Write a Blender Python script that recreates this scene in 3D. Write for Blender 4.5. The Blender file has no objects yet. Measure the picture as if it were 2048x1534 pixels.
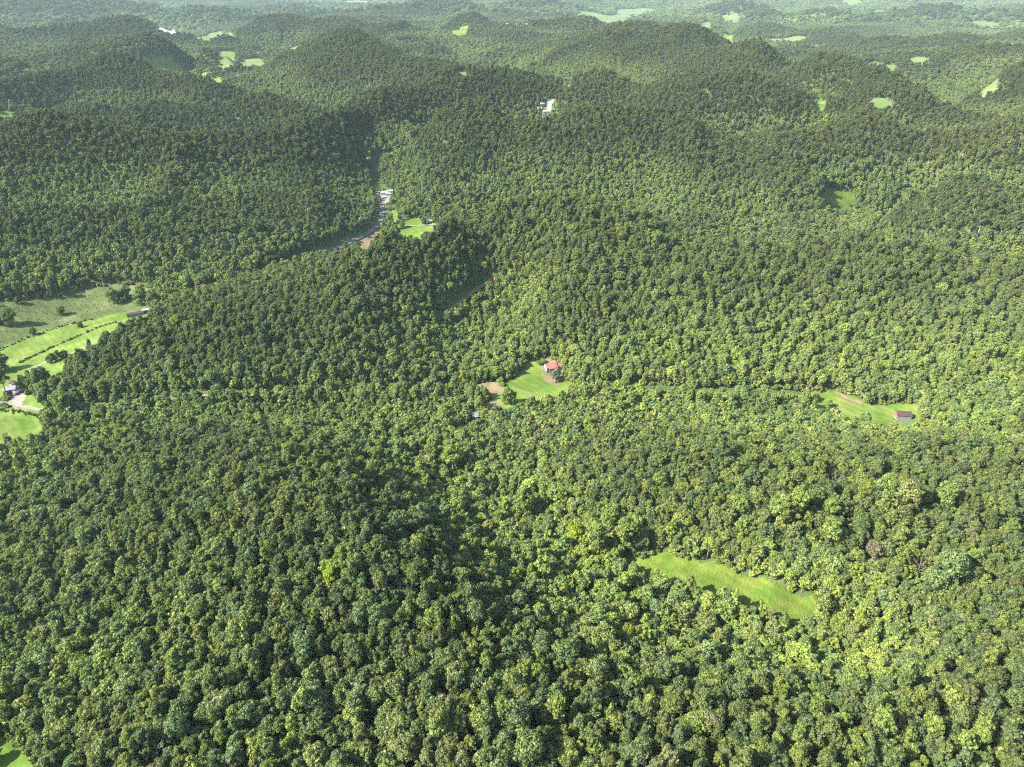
import bpy, math, random, os
import numpy as np
from mathutils import Vector, Euler, Matrix

random.seed(7)
rng = np.random.default_rng(7)
scene = bpy.context.scene
COL = scene.collection

# ------------------------------------------------------------------ camera
CAM = np.array([0.0, 0.0, 400.0]); PITCH = math.radians(30.5); FPX = 1409.0
cam_data = bpy.data.cameras.new('camera'); cam = bpy.data.objects.new('camera', cam_data); COL.objects.link(cam)
cam_data.sensor_width = 36.0; cam_data.lens = 36.0 * FPX / 2048.0
cam_data.clip_start = 1.0; cam_data.clip_end = 80000.0
cam.location = CAM; cam.rotation_euler = (math.pi / 2 - PITCH, 0, 0)
scene.camera = cam

# ------------------------------------------------------------------ sky, sun, exposure
SUN_AZ = math.radians(-108)      # clockwise from +Y: the sun stands to the left
SUN_EL = math.radians(39)
world = bpy.data.worlds.new('World'); scene.world = world; world.use_nodes = True
wn = world.node_tree.nodes; wl = world.node_tree.links
sky = wn.new('ShaderNodeTexSky'); sky.sky_type = 'NISHITA'; sky.sun_disc = False
sky.sun_elevation = SUN_EL; sky.sun_rotation = SUN_AZ; sky.air_density = 1.0; sky.dust_density = 1.5
wl.new(sky.outputs[0], wn['Background'].inputs[0]); wn['Background'].inputs[1].default_value = 0.11
sd = bpy.data.lights.new('sun', 'SUN'); sun = bpy.data.objects.new('sun', sd); COL.objects.link(sun)
sd.energy = 5.0; sd.angle = math.radians(0.5); sd.color = (1.0, 0.965, 0.89)
sdir = Vector((math.sin(SUN_AZ) * math.cos(SUN_EL), math.cos(SUN_AZ) * math.cos(SUN_EL), math.sin(SUN_EL)))
sun.rotation_euler = sdir.to_track_quat('Z', 'Y').to_euler()
sun.location = sdir * 2000
scene.view_settings.view_transform = 'Standard'; scene.view_settings.look = 'None'
scene.view_settings.gamma = 1.0; scene.view_settings.use_curve_mapping = False
scene.view_settings.exposure = 2.35
cy = scene.cycles
cy.use_denoising = False; cy.pixel_filter_type = 'BLACKMAN_HARRIS'; cy.filter_width = 1.15
cy.max_bounces = 5; cy.diffuse_bounces = 2; cy.glossy_bounces = 1; cy.transmission_bounces = 2
cy.volume_bounces = 1; cy.transparent_max_bounces = 4; cy.caustics_reflective = False; cy.caustics_refractive = False
HAZE = 1.6e-5

# ------------------------------------------------------------------ helpers
def ray(u, v):
    return np.array([(u - 1024) / FPX, math.cos(PITCH) + (767 - v) / FPX * math.sin(PITCH),
                     -math.sin(PITCH) + (767 - v) / FPX * math.cos(PITCH)])
def at(u, v, z):                                   # point at height z seen in direction (u, v)
    d = ray(u, v); t = (z - CAM[2]) / d[2]; return CAM + d * t

def _hash(ix, iy, seed):
    n = (ix.astype(np.int64) * 374761393 + iy.astype(np.int64) * 668265263 + seed * 1442695041) & 0x7fffffff
    n = ((n ^ (n >> 13)) * 1274126177) & 0x7fffffff
    return ((n ^ (n >> 16)) & 0xffff) / 65535.0
def vnoise(x, y, seed=0):                          # smooth value noise, -1..1
    x0 = np.floor(x); y0 = np.floor(y); fx = x - x0; fy = y - y0
    fx = fx * fx * fx * (fx * (fx * 6 - 15) + 10); fy = fy * fy * fy * (fy * (fy * 6 - 15) + 10)
    a = _hash(x0, y0, seed); b = _hash(x0 + 1, y0, seed); c = _hash(x0, y0 + 1, seed); d = _hash(x0 + 1, y0 + 1, seed)
    return ((a + (b - a) * fx) * (1 - fy) + (c + (d - c) * fx) * fy) * 2 - 1
def fbm(x, y, seed=0, o=3):
    s = 0; a = 1.0; t = 0
    for k in range(o):
        s = s + a * vnoise(x * 2 ** k + 17.3 * k, y * 2 ** k - 9.1 * k, seed + k); t += a; a *= .5
    return s / t

# ------------------------------------------------------------------ terrain survey: (u, v, ground height)
CAN = 16.0                                         # canopy height over the ground
ridges = [   # crests; back = fall behind the crest
 (0.0, [(60,760,42),(250,674,66),(450,602,85),(600,547,98),(700,520,108),(760,497,118)]),
 (0.07, [(900,452,130),(1000,415,140),(1130,398,146),(1230,420,138),(1330,452,122),(1500,484,122),(1700,470,126),(1850,486,118),(2048,520,112)]),
 (0.0, [(760,530,104),(840,560,88)]),
 (0.0, [(1120,600,88),(1260,530,108),(1360,480,116)]),
 (0.0, [(1500,600,92),(1620,540,108)]), (0.0, [(1850,640,88),(1950,560,108)]),
 (0.0, [(500,650,84),(580,600,92)]), (0.0, [(690,640,84),(700,580,98)]),
 # foreground hill left
 (0.0, [(420,850,64),(540,880,86),(640,920,106),(720,980,112),(790,1080,116),(860,1200,117),(1000,1400,116),(1200,1534,114)]),
 (0.0, [(330,960,88),(420,1100,104),(560,1260,112),(700,1450,112)]),
 # hill right of the hollow
 (0.0, [(1100,812,54),(1250,826,72),(1450,856,92),(1650,885,102),(1850,920,108),(2048,920,112)]),
 (0.0, [(1250,960,84),(1400,980,94),(1600,1030,104),(1850,1090,110),(2048,1130,114)]),
 (0.0, [(1500,1400,116),(1800,1380,118),(2048,1340,120)]),
 # middle distance
 (0.06, [(0,253,138),(137,234,142),(240,240,140),(400,254,130),(520,250,126),(600,242,126)]),
 (0.06, [(650,228,121),(720,192,128),(790,172,136),(900,145,146),(990,143,146),(1060,154,140),(1120,176,118)]),
 (0.04, [(890,228,118),(990,218,132),(1060,236,128),(1130,222,128),(1180,218,130),(1230,217,131),(1280,222,131),(1330,232,129),(1420,250,124),(1500,275,112)]),
 (0.05, [(1180,168,120),(1225,152,138),(1348,160,144),(1500,160,148),(1529,178,140),(1570,190,132),(1605,206,118)]),
 (0.07, [(1231,72,150),(1282,65,162),(1350,67,166),(1420,80,162),(1485,90,160),(1553,100,154),(1620,126,150),(1706,127,156),(1758,147,150),(1860,180,142),(1928,218,124)]),
 (0.05, [(1640,235,130),(1740,212,140),(1800,232,138),(1900,246,134),(2048,232,146)]),
 (0.05, [(1960,196,112),(1990,164,128),(2048,147,142)]),
 (0.0, [(1480,340,104),(1600,350,100)]),
 (0.0, [(1900,380,100),(2048,330,122)]), (0.0, [(1000,325,96)]),
 (0.0, [(1250,335,90)]),
 (0.0, [(560,400,92),(480,330,112)]), (0.0, [(300,450,88),(200,350,112)]), (0.0, [(60,430,100),(40,350,118)]),
 (0.0, [(850,345,82)]), (0.0, [(640,400,84)]),
 (0.05, [(0,165,120),(85,150,132),(191,128,140),(300,131,134),(362,148,118)]),
 (0.04, [(200,160,110),(325,149,128),(393,155,126),(437,168,112)]),
 (0.04, [(110,214,98),(300,206,108),(480,190,120),(533,178,128),(598,185,126),(649,202,116)]),
 (0.06, [(0,60,138),(51,63,136),(154,56,144),(290,51,148),(325,63,132),(376,83,108)]),
 (0.05, [(100,100,120),(236,91,132),(342,90,136),(393,100,126),(444,117,108)]),
 (0.06, [(440,74,110),(513,52,134),(564,35,156),(598,39,152),(700,42,152),(742,52,142),(804,52,144),(872,66,124)]),
 (0.06, [(547,128,112),(620,104,130),(684,85,146),(735,86,148),(787,106,138),(838,121,128),(906,131,120)]),
 (0.05, [(905,56,124),(947,35,158),(975,48,142),(1009,52,138),(1060,45,148),(1111,49,146),(1135,40,156),(1170,33,168),(1197,42,154),(1255,66,128)]),
 (0.08, [(60,10,120),(170,4,150),(240,5,154),(307,20,120),(342,36,90)]),
 (0.06, [(318,39,80),(393,20,124),(444,28,110),(530,35,96)]),
 (0.06, [(600,20,90),(700,26,92),(804,15,124),(855,8,144),(906,12,128),(957,18,112),(1026,5,134),(1111,2,140),(1145,20,92)]),
 (0.05, [(1406,24,84),(1450,11,124),(1491,11,126),(1536,27,100),(1566,40,72)]),
 (0.05, [(1590,34,80),(1655,20,112),(1700,28,96)]),
 (0.05, [(1720,36,90),(1826,18,130),(1895,15,136),(1936,27,108),(2048,30,110)]),
 (0.05, [(1400,52,96),(1502,47,118),(1553,45,120),(1655,66,100)]),
 (0.04, [(1600,96,96),(1760,80,118),(1900,82,114),(2048,70,126)]),
 (0.04, [(1760,120,102),(1900,108,114),(2048,98,122)]),
]
valleys = [  # floors (bare ground heights; canopy is subtracted where the floor is wooded: 4th value)
 [(0,690,40),(120,680,40),(0,760,38),(60,850,37),(0,830,37),(100,620,41),(200,650,40),(180,600,42),(0,880,38),(30,795,37),(300,622,43,0)],
 [(620,516,48),(690,490,49),(745,462,51),(765,430,52),(760,390,56),(750,350,68,0),(752,312,92,0),(810,302,104,0),(890,228,124,0)],
 [(830,445,53),(900,448,55)],
 [(130,815,40,1),(300,800,42,1),(500,790,43,1),(700,780,44,1),(880,776,44),(980,790,43),(1000,770,44),(1080,745,47),(1110,735,48),(1150,770,46),(1290,785,46,1),(1450,790,47,1),(1640,795,47),(1700,810,47),(1810,832,47),(1830,850,48),(1960,850,58,1),(2100,840,66,1)],
 [(800,720,56,1),(890,628,62),(965,572,76),(1060,510,98,1)],
 [(950,830,44,1),(890,880,46,1),(890,950,48,1),(970,1020,56,1),(1150,1090,68,1),(1300,1130,76),(1450,1170,81),(1600,1220,87),(1740,1270,93,1)],
 [(0,1000,56,1),(0,1150,72,1),(20,1500,90),(130,900,46,1),(60,930,44,1)],
 [(1670,405,66),(1760,455,62,0),(1820,378,80,0),(1560,440,64,1),(1400,430,66,1)],
 [(1095,220,84),(1110,195,88),(1080,240,90,1)],
 [(320,133,72),(440,165,70,1),(395,162,72),(420,155,70),(500,125,78),(430,72,58),(520,103,64),(600,98,72),(340,66,30),(15,230,74)],
 [(918,63,84),(925,148,140),(1628,208,92),(1755,205,132),(1160,175,80,1)],
 [(1210,34,40),(1290,24,40),(1460,38,64),(1420,50,60),(1450,75,70),(1570,80,78),(1630,33,76),(1745,22,60),(1970,52,80),(1750,130,80),(1830,120,90),(1970,185,90),(1700,60,70,1),(1350,40,60,1)],
 [(470,60,40,1),(380,45,36,1),(640,30,50,1),(990,56,60,1)],
]
def hidden(u, d, z):
    return (d * (u - 1024) / FPX / 1.06, d, z)
pts = []
for back, line in ridges:
    for (u, v, z) in line:
        if v < 260: z = 70 + (z - 70) * (1.44 if v > 85 else 1.15)
        p = at(u, v, z + CAN); pts.append((p[0], p[1], z))
        if back:
            k = 1 + back + 0.02; pts.append((p[0] * k, p[1] * k, max(58, z - 55 - 300 * back)))
for line in valleys:
    for t in line:
        u, v, z = t[:3]; c = CAN if len(t) > 3 and t[3] else 0
        p = at(u, v, z + c); pts.append((p[0], p[1], z))
pts += [hidden(1120, 1130, 50), hidden(960, 1060, 52), hidden(1300, 1120, 52), hidden(1550, 1060, 56), hidden(1950, 1060, 60), hidden(1120, 960, 66), hidden(1250, 950, 66),
        hidden(1250, 1850, 84), hidden(1450, 1900, 84), hidden(300, 1560, 78), hidden(500, 1600, 74), hidden(100, 1500, 80),
        hidden(750, 2000, 80), hidden(1400, 2700, 76), hidden(1650, 2300, 80)]
for a in range(-60, 61, 15):                      # the hill under the drone, and land outside the picture
    for d, z in ((70, 108), (110, 112)):
        pts.append((d * math.sin(math.radians(a)), d * math.cos(math.radians(a)), z))
for a in (-60, -52, 52, 60):
    for d, z in ((250, 100), (450, 70), (800, 70), (1300, 110), (2300, 110), (4500, 100)):
        pts.append((d * math.sin(math.radians(a)), d * math.cos(math.radians(a)), z))

for a in range(-60, 61, 12):
    for d, z in ((15000, 80), (40000, 80)):
        pts.append((d * math.sin(math.radians(a)), d * math.cos(math.radians(a)), z))
pts = np.array(pts)
def warp(x, y):
    return np.arctan2(x, y), 0.5 * np.log(x * x + y * y + 1)
_a, _b = warp(pts[:, 0], pts[:, 1]); _c = 0.03

def _kern(d2): return d2 * np.log(d2 + 1e-9)
_D = _kern((_a[:, None] - _a[None]) ** 2 + (_b[:, None] - _b[None]) ** 2)
_n = len(pts); _M = np.zeros((_n + 3, _n + 3)); _M[:_n, :_n] = _D + np.eye(_n) * 0.00008
for _k, _q in enumerate((np.ones(_n), _a, _b)): _M[_n + _k, :_n] = _q; _M[:_n, _n + _k] = _q
_w = np.linalg.solve(_M, np.append(pts[:, 2], (0, 0, 0)))
if os.environ.get('DBG'):
    _res = _M[:_n, :] @ _w - 0.00008 * _w[:_n] - pts[:, 2]; print('RES', np.abs(_res).mean(), [(tuple(np.round(pts[i])), round(_res[i])) for i in np.argsort(-np.abs(_res))[:14]])
# polar height field round the camera's foot
NA, NR = 560, 820; A0, A1 = math.radians(-62), math.radians(62); B0, B1 = math.log(50.0), math.log(45000.0)
def build_field():
    ga = np.linspace(A0, A1, NA); gb = np.linspace(B0, B1, NR); A, B = np.meshgrid(ga, gb, indexing='ij')
    fa = A.ravel(); fb = B.ravel(); out = np.empty(fa.size)
    for s in range(0, fa.size, 20000):
        d2 = (fa[s:s + 20000, None] - _a[None]) ** 2 + (fb[s:s + 20000, None] - _b[None]) ** 2
        out[s:s + 20000] = _kern(d2) @ _w[:_n] + _w[_n] + fa[s:s + 20000] * _w[_n + 1] + fb[s:s + 20000] * _w[_n + 2]
    r = np.exp(fb); x = r * np.sin(fa); y = r * np.cos(fa)
    # folds and spurs of the land
    spur = np.clip((r - 700) / 500, 0, 1)
    r2_ = fbm(x / 420, y / 420, 77, 2)
    rid = .5 * r2_ + 1 - 2 * np.abs(vnoise(x / 210 + .3 * vnoise(x / 90, y / 90, 4), y / 210, 3))
    lo = np.clip((out - 48) / 40, 0, 1)
    out += lo * ((8 + 9 * np.clip((r - 900) / 700, 0, 1)) * rid + 3.0 * fbm(x / 90, y / 90, 8))
    far = np.clip((r - 1300) / 2500, 0, 1)
    out += far * lo * (15 * (1 - 2 * np.abs(fbm(x / 520, y / 520, 12, 2)))) + far * 4 * fbm(x / 300, y / 300, 15)
    vf = np.clip((r - 6500) / 3000, 0, 1)
    out += vf * (60 * (1 - 2.2 * np.abs(fbm(x / 1900, y / 1500, 22, 3))) + 10)
    return np.maximum(out, 28).reshape(NA, NR)
HF = build_field()
def height(x, y):
    x = np.asarray(x, float); y = np.asarray(y, float)
    a, b = warp(x, y); i = (a - A0) / (A1 - A0) * (NA - 1); j = (b - B0) / (B1 - B0) * (NR - 1)
    i = np.clip(i, 0, NA - 1.001); j = np.clip(j, 0, NR - 1.001); i0 = i.astype(int); j0 = j.astype(int); fi = i - i0; fj = j - j0
    return (HF[i0, j0] * (1 - fi) + HF[i0 + 1, j0] * fi) * (1 - fj) + (HF[i0, j0 + 1] * (1 - fi) + HF[i0 + 1, j0 + 1] * fi) * fj
def ground(u, v, lift=0.0):                        # first point of the land in direction (u, v)
    d = ray(u, v); t = np.exp(np.linspace(math.log(90), math.log(30000), 5000)) / math.hypot(d[0], d[1])
    p = CAM[None] + d[None] * t[:, None]; g = height(p[:, 0], p[:, 1]) + lift
    k = np.argmax(p[:, 2] < g)
    if k == 0: k = 4999
    return np.array([p[k, 0], p[k, 1], g[k] - lift])

# ------------------------------------------------------------------ materials
def mat(name, col, rough=0.9, noise=None, bump=None, tint=False, spec=0.2, metal=0):
    m = bpy.data.materials.new(name); m.use_nodes = True; n = m.node_tree.nodes; l = m.node_tree.links
    b = n['Principled BSDF']; b.inputs['Roughness'].default_value = rough; b.inputs['Specular IOR Level'].default_value = spec
    b.inputs['Metallic'].default_value = metal
    b.inputs['Base Color'].default_value = (*col, 1)
    b.inputs['Specular IOR Level'].default_value = spec if rough < .85 else 0.05
    if noise:                                      # (second colour, scale, detail, low, high)
        c2, sc, det, lo, hi = noise
        g = n.new('ShaderNodeNewGeometry'); t = n.new('ShaderNodeTexNoise'); t.inputs['Scale'].default_value = sc; t.inputs['Detail'].default_value = det
        l.new(g.outputs['Position'], t.inputs['Vector'])
        r = n.new('ShaderNodeValToRGB'); r.color_ramp.elements[0].position = lo; r.color_ramp.elements[1].position = hi
        r.color_ramp.elements[0].color = (*col, 1); r.color_ramp.elements[1].color = (*c2, 1)
        l.new(t.outputs['Fac'], r.inputs['Fac']); 
        if bump and name != 'forest_floor':        # broad worn and lush patches, mowing lines
            p1 = n.new('ShaderNodeTexNoise'); p1.inputs['Scale'].default_value = .022; p1.inputs['Detail'].default_value = 5; p1.inputs['Distortion'].default_value = 1.5; l.new(g.outputs['Position'], p1.inputs['Vector'])
            w1 = n.new('ShaderNodeTexWave'); w1.inputs['Scale'].default_value = .06; w1.inputs['Distortion'].default_value = 6; w1.inputs['Detail'].default_value = 3; w1.bands_direction = 'DIAGONAL'; l.new(g.outputs['Position'], w1.inputs['Vector'])
            a1 = n.new('ShaderNodeMapRange'); a1.inputs[1].default_value = .3; a1.inputs[2].default_value = .7; a1.inputs[3].default_value = .72; a1.inputs[4].default_value = 1.25; l.new(p1.outputs['Fac'], a1.inputs[0])
            a2 = n.new('ShaderNodeMapRange'); a2.inputs[3].default_value = .92; a2.inputs[4].default_value = 1.08; l.new(w1.outputs['Fac'], a2.inputs[0])
            a3 = n.new('ShaderNodeMath'); a3.operation = 'MULTIPLY'; l.new(a1.outputs[0], a3.inputs[0]); l.new(a2.outputs[0], a3.inputs[1])
            a4 = n.new('ShaderNodeVectorMath'); a4.operation = 'SCALE'; l.new(r.outputs[0], a4.inputs[0]); l.new(a3.outputs[0], a4.inputs['Scale']); l.new(a4.outputs[0], b.inputs['Base Color'])
        else: l.new(r.outputs[0], b.inputs['Base Color'])
        if bump:
            t2 = n.new('ShaderNodeTexNoise'); t2.inputs['Scale'].default_value = bump[0]; t2.inputs['Detail'].default_value = 4
            l.new(g.outputs['Position'], t2.inputs['Vector'])
            bp = n.new('ShaderNodeBump'); bp.inputs['Distance'].default_value = bump[1]; l.new(t2.outputs['Fac'], bp.inputs['Height']); l.new(bp.outputs[0], b.inputs['Normal'])
    return m
def foliage_mat(name, trans=0.27):
    m = bpy.data.materials.new(name); m.use_nodes = True; n = m.node_tree.nodes; l = m.node_tree.links
    for x in list(n):
        if x.type == 'BSDF_PRINCIPLED': n.remove(x)
    at_ = n.new('ShaderNodeAttribute'); at_.attribute_type = 'INSTANCER'; at_.attribute_name = 'tint'
    va = n.new('ShaderNodeAttribute'); va.attribute_type = 'GEOMETRY'; va.attribute_name = 'leafvar'
    mx = n.new('ShaderNodeVectorMath'); mx.operation = 'MULTIPLY'; l.new(at_.outputs['Vector'], mx.inputs[0]); l.new(va.outputs['Vector'], mx.inputs[1])
    d = n.new('ShaderNodeBsdfDiffuse'); t = n.new('ShaderNodeBsdfTranslucent'); s = n.new('ShaderNodeMixShader'); s.inputs[0].default_value = trans
    l.new(mx.outputs[0], d.inputs[0])
    m2 = n.new('ShaderNodeVectorMath'); m2.operation = 'MULTIPLY'; m2.inputs[1].default_value = (1.15, 1.2, 0.6); l.new(mx.outputs[0], m2.inputs[0]); l.new(m2.outputs[0], t.inputs[0])
    l.new(d.outputs[0], s.inputs[1]); l.new(t.outputs[0], s.inputs[2])
    g = n.new('ShaderNodeBsdfGlossy'); g.inputs['Roughness'].default_value = 0.5; g.inputs[0].default_value = (1, 1, 1, 1)
    s2 = n.new('ShaderNodeMixShader'); s2.inputs[0].default_value = 0.006; l.new(s.outputs[0], s2.inputs[1]); l.new(g.outputs[0], s2.inputs[2])
    l.new(s2.outputs[0], n['Material Output'].inputs[0])
    return m
M = dict(
 leaf=foliage_mat('leaf'),
 bark=mat('bark', (.16, .13, .10), noise=((.26, .23, .19), 2.0, 3, .3, .7)),
 palebark=mat('pale_bark', (.11, .102, .088), noise=((.075, .068, .06), 2.0, 3, .3, .7)),
 floor=mat('forest_floor', (.034, .054, .015), noise=((.048, .066, .022), .12, 5, .35, .7), bump=(.5, .5)),
 pasture=mat('pasture', (.050, .088, .012), noise=((.088, .112, .026), .05, 8, .35, .68), bump=(.8, .35)),
 meadow=mat('meadow', (.040, .060, .018), noise=((.076, .080, .034), .045, 9, .38, .66), bump=(.5, .9)),
 weeds=mat('weeds', (.045, .078, .010), noise=((.080, .096, .018), .12, 8, .35, .65), bump=(.7, .9)),
 hay=mat('hay', (.055, .085, .024), noise=((.082, .095, .038), .02, 6, .35, .65)),
 dirt=mat('dirt', (.14, .098, .062), noise=((.075, .080, .032), .12, 7, .42, .66)),
 gravel=mat('gravel', (.15, .138, .12), noise=((.10, .094, .072), .5, 6, .3, .7)),
 asphalt=mat('asphalt', (.062, .060, .058), noise=((.085, .083, .080), .3, 5, .3, .7)),
 paint=mat('paint', (.30, .30, .29)), yellowpaint=mat('yellow_paint', (.28, .21, .05)),
 redroof=mat('red_roof', (.20, .055, .045), .9, noise=((.24, .09, .075), .8, 4, .35, .7)),
 darkroof=mat('dark_roof', (.034, .025, .022), .95, noise=((.055, .040, .036), .9, 5, .35, .7)),
 greyroof=mat('grey_roof', (.13, .13, .135), .86, noise=((.18, .18, .18), .6, 4, .35, .7)),
 whiteroof=mat('white_roof', (.20, .205, .21), .86, noise=((.15, .155, .16), .5, 4, .35, .7)),
 whitewall=mat('white_wall', (.24, .23, .215)), greywall=mat('grey_wall', (.17, .165, .16), noise=((.11, .105, .10), 1.2, 5, .3, .7)),
 redwall=mat('red_wall', (.22, .07, .05)), brick=mat('brick_wall', (.32, .15, .11)),
 glass=mat('window_glass', (.03, .035, .04), .1, spec=.6), door=mat('door_paint', (.12, .10, .09)),
 wood=mat('pole_wood', (.30, .26, .22)), water=mat('water', (.55, .56, .55), .35, spec=.8), metal=mat('galvanised', (.5, .5, .5), .4, metal=.6),
 carpaint=mat('car_white', (.75, .75, .75), .3), cardark=mat('car_dark', (.05, .06, .09), .3), tyre=mat('tyre', (.03, .03, .03)),
)

def link(name, verts, faces, materials, parent=None, smooth=False, mi=None):
    me = bpy.data.meshes.new(name); me.from_pydata([tuple(map(float, v)) for v in verts], [], [tuple(map(int, f)) for f in faces])
    for m in (materials if isinstance(materials, (list, tuple)) else [materials]): me.materials.append(m)
    if mi is not None: me.polygons.foreach_set('material_index', np.asarray(mi, np.int32))
    if smooth: me.polygons.foreach_set('use_smooth', np.ones(len(me.polygons), bool))
    me.update(); o = bpy.data.objects.new(name, me); COL.objects.link(o)
    if parent: o.parent = parent
    return o
def grid_mesh(name, V, nx, ny, m, smooth=True):    # V (nx, ny, 3)
    me = bpy.data.meshes.new(name); me.vertices.add(nx * ny); me.vertices.foreach_set('co', V.reshape(-1).astype(np.float32))
    i, j = np.meshgrid(np.arange(nx - 1), np.arange(ny - 1), indexing='ij'); a = (i * ny + j).ravel()
    q = np.stack([a, a + ny, a + ny + 1, a + 1], 1); k = len(q)
    me.loops.add(4 * k); me.loops.foreach_set('vertex_index', q.reshape(-1).astype(np.int32))
    me.polygons.add(k); me.polygons.foreach_set('loop_start', (np.arange(k) * 4).astype(np.int32))
    me.polygons.foreach_set('use_smooth', np.full(k, smooth)); me.update(calc_edges=True); me.materials.append(m)
    o = bpy.data.objects.new(name, me); COL.objects.link(o); return o
def tag(o, label=None, cat=None, group=None, kind=None):
    if label: o['label'] = label
    if cat: o['category'] = cat
    if group: o['group'] = group
    if kind: o['kind'] = kind
    return o
def thing(name, loc, rz, label, cat, group=None):
    o = bpy.data.objects.new(name, None); COL.objects.link(o); o.location = loc; o.rotation_euler = (0, 0, rz); o.empty_display_size = .5
    return tag(o, label, cat, group)

# ------------------------------------------------------------------ the land
ga = np.linspace(A0, A1, NA); gb = np.exp(np.linspace(B0, B1, NR)); AA, RR = np.meshgrid(ga, gb, indexing='ij')
V = np.stack([RR * np.sin(AA), RR * np.cos(AA), HF], -1)
terrain = grid_mesh('terrain', V[:, ::-1], NA, NR, M['floor'])
tag(terrain, kind='structure')

# ------------------------------------------------------------------ openings in the forest
def inpoly(px, py, poly):
    c = np.zeros(px.shape, bool); n = len(poly); j = n - 1
    for i in range(n):
        xi, yi = poly[i]; xj, yj = poly[j]
        if yi != yj:
            c ^= ((yi > py) != (yj > py)) & (px < (xj - xi) * (py - yi) / (yj - yi) + xi)
        j = i
    return c
openings = []                                      # (polygon in metres, bbox)
def open_poly(P):
    P = np.asarray(P)[:, :2]; openings.append((P, P.min(0), P.max(0)))
def smooth_poly(P, it=2):
    P = np.asarray(P)
    for _ in range(it):
        Q = np.roll(P, -1, 0); P = np.stack([P * .75 + Q * .25, P * .25 + Q * .75], 1).reshape(-1, P.shape[1])
    return P
def field(name, px, m, lift=.25, clear=True, smooth=2, step=None, near=12.0, grow=3.0):
    q = np.array(px, float); sgn = np.sign(np.sum(q[:, 0] * np.roll(q[:, 1], -1) - np.roll(q[:, 0], -1) * q[:, 1]))
    T = np.roll(q, -1, 0) - np.roll(q, 1, 0); ny = sgn * -T[:, 0] / (np.hypot(T[:, 0], T[:, 1]) + 1e-6)   # > 0 where the edge faces the drone
    P = np.array([ground(u, v, near * min(1, max(0, ny[i] * 1.6)))[:2] for i, (u, v) in enumerate(px)])   # woods stand in front of the near edge
    P = smooth_poly(P, smooth) if smooth else P
    P = P + np.stack([fbm(P[:, 0] / 14, P[:, 1] / 14, 91), fbm(P[:, 0] / 14, P[:, 1] / 14, 95)], 1) * min(5.0, .05 * np.linalg.norm(P.max(0) - P.min(0)))
    if clear:
        T = np.roll(P, -1, 0) - np.roll(P, 1, 0); a_ = np.sign(np.sum(P[:, 0] * np.roll(P[:, 1], -1) - np.roll(P[:, 0], -1) * P[:, 1]))
        N = a_ * np.stack([T[:, 1], -T[:, 0]], 1) / (np.linalg.norm(T, axis=1)[:, None] + 1e-6); rr = np.linalg.norm(P.mean(0)); open_poly(P + N * max(grow, rr * .003)); P = P + N * max(2.0, rr * .0025)
    lo = P.min(0); hi = P.max(0); c = P.mean(0); r = np.linalg.norm(c)
    st = step or max(2.2, r * .0028)
    n = np.maximum(((hi - lo) / st).astype(int) + 1, 3); n = np.minimum(n, 160)
    xs = np.linspace(lo[0], hi[0], n[0]); ys = np.linspace(lo[1], hi[1], n[1]); X, Y = np.meshgrid(xs, ys, indexing='ij')
    dx = xs[1] - xs[0]; dy = ys[1] - ys[0]
    jag = .6 * np.stack([fbm(X / 9, Y / 9, 31), fbm(X / 9, Y / 9, 37)], -1)
    cx = (X[:-1, :-1] + dx / 2); cyy = (Y[:-1, :-1] + dy / 2); ins = inpoly(cx, cyy, P)
    Z = height(X, Y) + lift * max(1, r / 900)
    V = np.stack([X, Y, Z], -1).reshape(-1, 3); i, j = np.nonzero(ins); a = i * n[1] + j
    F = np.stack([a, a + n[1], a + n[1] + 1, a + 1], 1)
    used, inv = np.unique(F, return_inverse=True)
    o = link(name, V[used], inv.reshape(F.shape), m, smooth=True); tag(o, kind='structure')
    return P
def ribbon(name, px, width, m, lift=.45, clear=0, tagit=True, pts=None, sub=10):
    P = np.array([ground(u, v)[:2] for u, v in px]) if pts is None else np.asarray(pts)
    # Catmull-Rom
    Q = np.vstack([2 * P[0] - P[1], P, 2 * P[-1] - P[-2]]); S = []
    for k in range(1, len(Q) - 2):
        for t in np.linspace(0, 1, sub, endpoint=False):
            S.append(.5 * ((2 * Q[k]) + (-Q[k - 1] + Q[k + 1]) * t + (2 * Q[k - 1] - 5 * Q[k] + 4 * Q[k + 1] - Q[k + 2]) * t * t + (-Q[k - 1] + 3 * Q[k] - 3 * Q[k + 1] + Q[k + 2]) * t ** 3))
    S.append(P[-1]); S = np.array(S); T = np.gradient(S, axis=0); T /= np.linalg.norm(T, axis=1)[:, None] + 1e-9; N = np.stack([-T[:, 1], T[:, 0]], 1)
    w = width / 2
    if clear:
        L = S + N * (w + clear); R = S - N * (w + clear); open_poly(np.vstack([L, R[::-1]]))
    if m is None: return S
    off = np.linspace(-w, w, 4); V = []
    zc = height(S[:, 0], S[:, 1])
    for k in range(len(S)):
        for o_ in off: p = S[k] + N[k] * o_; V.append((p[0], p[1], max(zc[k], float(height(p[0], p[1]))) + lift))
    F = []
    for k in range(len(S) - 1):
        for q in range(3): a = k * 4 + q; F.append((a, a + 1, a + 5, a + 4))
    o = link(name, V, F, m, smooth=True); tag(o, kind='structure'); return S

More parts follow.
